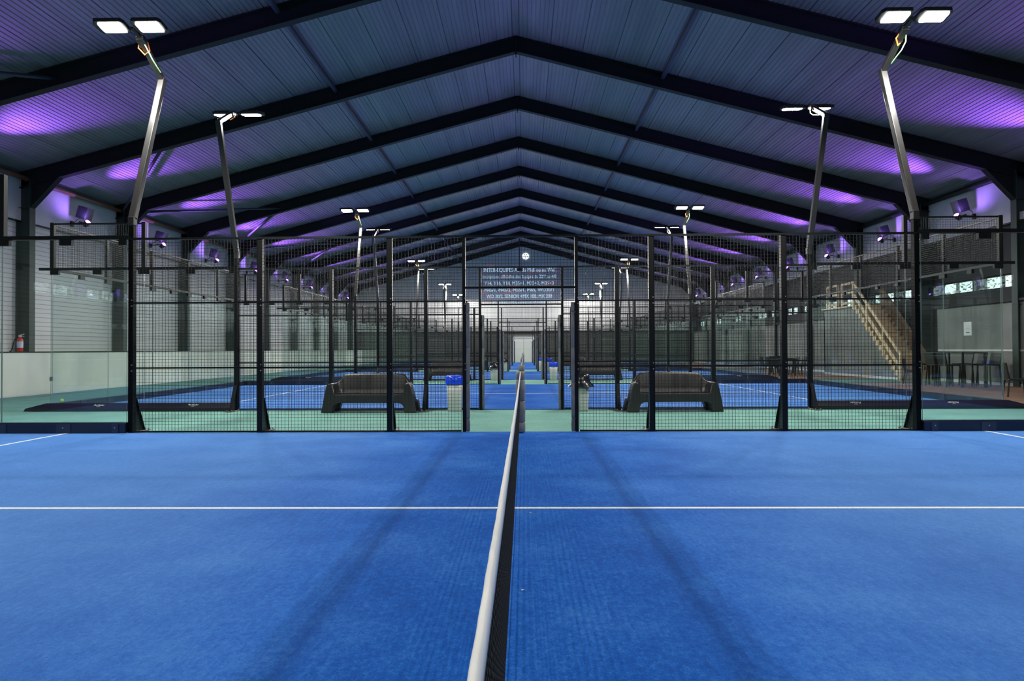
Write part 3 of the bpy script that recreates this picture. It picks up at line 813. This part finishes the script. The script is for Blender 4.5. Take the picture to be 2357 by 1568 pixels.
# ---------------------------------------------------------------- left side details
fe = empty('fire_extinguisher', (-15.85, 21.2, 1.265))
q = MB(); q.lathe([(0, .0), (.075, .0), (.085, .02), (.085, .36), (.07, .41), (.03, .44), (.03, .47)], 20); q.build('cylinder_body', M['red'], fe, smooth=True)
q = MB(); q.lathe([(.087, .12), (.087, .32)], 20); q.build('paper_label', M['label'], fe, smooth=True)
q = MB(); q.box(-.03, .03, -.03, .03, .46, .52); q.bar((0, 0, .52), (.13, 0, .55), .02, .02); q.bar((0, 0, .5), (.13, 0, .48), .02, .02); q.build('valve', M['bolt'], fe)
q = MB(); q.path([(-.03, 0, .49), (-.12, 0, .46), (-.2, 0, .3), (-.24, 0, .12), (-.28, 0, .04)], .014, 8); q.path([(-.28, 0, .04), (-.31, 0, .0)], [.014, .03], 8); q.build('hose', M['black'], fe, smooth=True)
tag(fe, 'red fire extinguisher standing on the ledge before the nearest left column', 'fire extinguisher')
o = MB().box(-14.25, -14.225, 20.28, 20.38, .38, .5).build('wall_socket', M['black']); tag(o, 'small black socket in the white plinth on the left', 'socket')
o = MB(); 
sv = []; 
import bmesh
def sphere(name, r, mt, loc):
    me = bpy.data.meshes.new(name); bm = bmesh.new(); bmesh.ops.create_uvsphere(bm, u_segments=20, v_segments=12, radius=r); bm.to_mesh(me); bm.free()
    me.materials.append(mt); me.shade_smooth(); o = bpy.data.objects.new(name, me); COL.objects.link(o); o.location = loc; return o
tag(sphere('tennis_ball', .045, M['ball'], (-11.53, 16.84, .045)), 'yellow tennis ball on the green floor at the far left', 'ball')

for (x, y), lb in (((.047, 5.25), 'white scrap of fluff on the turf just beyond the centre line'), ((-.013, 3.57), 'white scrap of fluff on the turf right of the net')):
    q = MB()
    for k in range(9):
        a = random.uniform(0, 6.28); r_ = random.uniform(.004, .014)
        q.path([(0, 0, .003), (r_ * .5 * math.cos(a), r_ * .5 * math.sin(a), .006), (r_ * math.cos(a), r_ * math.sin(a), .003)], [.0025, .002, .001], 5)
    tag(q.build('fluff', M['tape'], loc=(x, y, .012)), lb, 'scrap', 'scraps on the turf')

# ---------------------------------------------------------------- right side: box room, stairs, tables
XB = 14.4
mb = MB()
NS = 16; SY0, SY1, SH = 26.1, 29.8, 3.1
tr, rs_ = (SY1 - SY0) / NS, SH / NS
poly = [(26.25, 0)]
# the wall fills the space below the flight, following the steps
poly = [(26.3, 0), (33.0, 0), (33.0, SH - .06), (SY1, SH - .06)]
for i in range(NS - 1, 0, -1):
    y = SY0 + tr * i; z = rs_ * i - .26
    if z < 0 or y < 26.3: break
    poly += [(y + .02, z + .17), (y + .02, z)]
mb.prism(poly, 'x', XB, XB + .12)
struct(mb, 'wall_right.002', M['greywall'])
struct(MB().box(XB, WR, 32.9, 33.0, 0, SH - .06), 'wall_right.003', M['greywall'])
struct(MB().box(XB - .02, XB - .001, 26.3, 33.0, .006, .1), 'baseboard_right', M['skirt'])
for n_, (a, b_) in enumerate(((Y1 - 5.0, 26.05), (33.1, 64))):
    struct(MB().box(15.62, 15.7, a, b_, 0, 2.72), 'wall_right.%03d' % (4 + n_), M['greywall'])
    struct(MB().box(15.6, 15.619, a, b_, 0, .1), 'baseboard_right.%03d' % (1 + n_), M['skirt'])
    struct(MB().box(15.5, 15.9, a, b_, 2.72, 2.8), 'trim_%d' % (8 + n_), M['charcoal'])
struct(MB().box(15.6, 15.619, Y1 - 4, 26.0, 1.12, 1.18), 'trim_10', M['skirt'])
st = empty('staircase', (XB, SY0, 0))
SX0, SX1 = -.12, 1.0
for i in range(NS):
    q = MB(); y = tr * i; z = rs_ * (i + 1)
    q.box(SX0 + .001, SX1, y - .03, y + tr, z - .045, z)       # tread
    q.box(SX0 + .03, SX1, y, y + .02, z - rs_, z - .045)  # riser
    q.box(SX0, SX0 + .05, y + .0, y + tr + .02, z - .2, z - .045)
    q.build('step', M['woodd'] if i % 1 else M['wood'], st)
sg = MB(); sg.prism([(0, 0), (.32, 0), (SY1 - SY0, SH - .28), (SY1 - SY0, SH), (SY1 - SY0 - .1, SH)], 'x', SX1 - .05, SX1); sg.build('stringer', M['woodd'], st)
dz = SH / (SY1 - SY0)
rl = MB(); rl.bar((SX0 - .02, .0, .98), (SX0 - .02, SY1 - SY0, SH + 1.0), .05, .13); rl.build('handrail', M['wood'], st)
rl = MB(); rl.bar((SX0 - .02, .0, .45), (SX0 - .02, SY1 - SY0, SH + .5), .035, .17); rl.build('middle_rail', M['wood'], st)
for y in (.02, 1.25, 2.5, 3.65):
    q = MB(); z = dz * y; q.box(SX0 - .06, SX0 - .0, y - .045, y + .045, max(0, z - .12) if y > .1 else .0, z + 1.0); q.build('rail_post', M['wood'], st)
rl = MB(); rl.prism([(0, 0), (.4, 0), (SY1 - SY0, SH - .3), (SY1 - SY0, SH + .75), (SY1 - SY0 - .25, SH + .75), (0, .8)], 'x', SX1, SX1 + .03); rl.build('side_panel', M['panelbrown'], st)
tag(st, 'pale pine staircase with open railing rising along the grey box room', 'staircase')
ld = empty('landing', (XB, SY1, SH - .06))
MB().box(-.14, 1.1, 0, 3.15, 0, .06).build('deck_board', M['wood'], ld)
for y in (.05, 1.1, 1.5, 2.55):
    MB().box(-.14, -.06, y - .04, y + .04, .06, 1.06).build('rail_post', M['wood'], ld)
for a, b_ in ((.05, 1.1), (1.5, 2.55)):
    q = MB(); 
    for z in (.14, .58, 1.0): q.box(-.13, -.07, a, b_, z, z + .09)
    q.build('railing', M['wood'], ld)
tag(ld, 'pine landing with square railing frames at the top of the stairs', 'landing')
o = MB().box(15.59, 15.619, 24.05, 24.05 + .42, 1.67, 2.15); o = o.build('paper_notice', M['paper'])
q = MB(); q.box(15.585, 15.59, 24.16, 24.34, 1.76, 1.79); q.box(15.585, 15.59, 24.15, 24.35, 1.9, 1.905); q.build('print', M['ink'], o)
tag(o, 'white paper notice on the grey wall at the right', 'notice')

def make_chair(sh=.46, bh=.86):
    f = empty('dining_chair')
    MB().box(-.22, .22, -.22, .22, sh - .05, sh).build('seat', M['chair'], f, bevel=.015)
    q = MB(); q.prism([(.18, sh), (.23, sh), (.28, bh), (.25, bh)], 'x', -.22, .22); q.build('backrest', M['chair'], f, bevel=.01)
    for sx in (-1, 1):
        for sy in (-1, 1): MB().bar((sx * .2, sy * .2, sh - .05), (sx * .23, sy * .24, 0), .035).build('leg', M['chair'], f)
    return f
def make_table(w, d, h):
    f = empty('table')
    MB().box(-w / 2, w / 2, -d / 2, d / 2, h - .04, h).build('table_top', M['chair'], f, bevel=.005)
    for sx in (-1, 1):
        for sy in (-1, 1): MB().box(sx * (w / 2 - .06) - .025, sx * (w / 2 - .06) + .025, sy * (d / 2 - .06) - .025, sy * (d / 2 - .06) + .025, 0, h - .04).build('leg', M['chair'], f)
    return f
ch = make_chair(); bc = make_chair(.72, 1.08); uc = ubc = True
TB = [(make_table(.8, 1.9, 1.1), 14.0, 22.4, 0, 'tall dark table before the grey wall with the paper notice'),
      (make_table(.8, 1.4, .75), 11.9, 31.7, 0, 'low dark table on the brown floor left of the stairs'),
      (make_table(.9, .9, .75), 13.0, 34.6, 0, 'low dark table beyond the grey box room')]
for o, x, y, rz, lb in TB: o.location = (x, y, .006); tag(o, lb, 'table')
CH = [(1, 13.4, 21.75, 1.57, 'tall dark chair at the near court side of the tall table'), (1, 13.4, 22.4, 1.6, 'tall dark chair at the middle court side of the tall table'), (1, 13.4, 23.05, 1.5, 'tall dark chair at the far court side of the tall table'),
      (1, 14.65, 21.8, -1.5, 'tall dark chair between the tall table and the wall, near end'), (1, 14.65, 22.45, -1.6, 'tall dark chair between the tall table and the wall, middle'), (1, 14.65, 23.1, -1.6, 'tall dark chair between the tall table and the wall, far end'),
      (0, 12.45, 17.5, 1.2, 'dark chair cut by the right edge of the picture'), (0, 13.45, 23.9, .9, 'dark chair at the foot of the pine stairs'),
      (0, 11.3, 31.3, 1.57, 'dark chair on the court side of the low table, near end'), (0, 11.3, 32.0, 1.57, 'dark chair on the court side of the low table, far end'),
      (0, 12.5, 31.3, -1.57, 'dark chair on the wall side of the low table, near end'), (0, 12.5, 32.1, -1.57, 'dark chair on the wall side of the low table, far end'),
      (0, 12.4, 34.0, 2.6, 'dark chair at the front corner of the table beyond the box room'), (0, 13.2, 35.3, 0, 'dark chair behind the table beyond the box room')]
for tall, x, y, rz, lb in CH:
    if tall: o = bc if ubc else copy_tree(bc); ubc = False
    else: o = ch if uc else copy_tree(ch); uc = False
    o.location = (x, y, .006); o.rotation_euler = (0, 0, rz); tag(o, lb, 'chair', 'dark chairs on the right')

# ---------------------------------------------------------------- world (daylight outside), camera, output look
w = bpy.data.worlds.new('World'); S.world = w; w.use_nodes = True
bg = w.node_tree.nodes['Background']; bg.inputs[0].default_value = (.78, .9, 1, 1); bg.inputs[1].default_value = 2.2

cd = bpy.data.cameras.new('camera'); cam = bpy.data.objects.new('camera', cd); COL.objects.link(cam); S.camera = cam
cd.sensor_width = 36; cd.lens = 24.0; cd.clip_end = 300; cd.clip_start = .05
cam.location = (0, 0, 1.27)
rot = Matrix.Rotation(math.radians(1.0), 4, 'Z') @ Matrix.Rotation(math.radians(90 + .722), 4, 'X') @ Matrix.Rotation(math.radians(-.275), 4, 'Z')
cam.rotation_euler = rot.to_euler()

S.view_settings.view_transform = 'Standard'; S.view_settings.look = 'None'; S.view_settings.gamma = 1; S.view_settings.use_curve_mapping = False
S.view_settings.exposure = 0
c = S.cycles
c.max_bounces = 7; c.diffuse_bounces = 3; c.glossy_bounces = 4; c.transmission_bounces = 4; c.transparent_max_bounces = 40
c.caustics_reflective = False; c.caustics_refractive = False
c.sample_clamp_indirect = 4; c.sample_clamp_direct = 0
c.use_light_tree = True; c.use_denoising = True
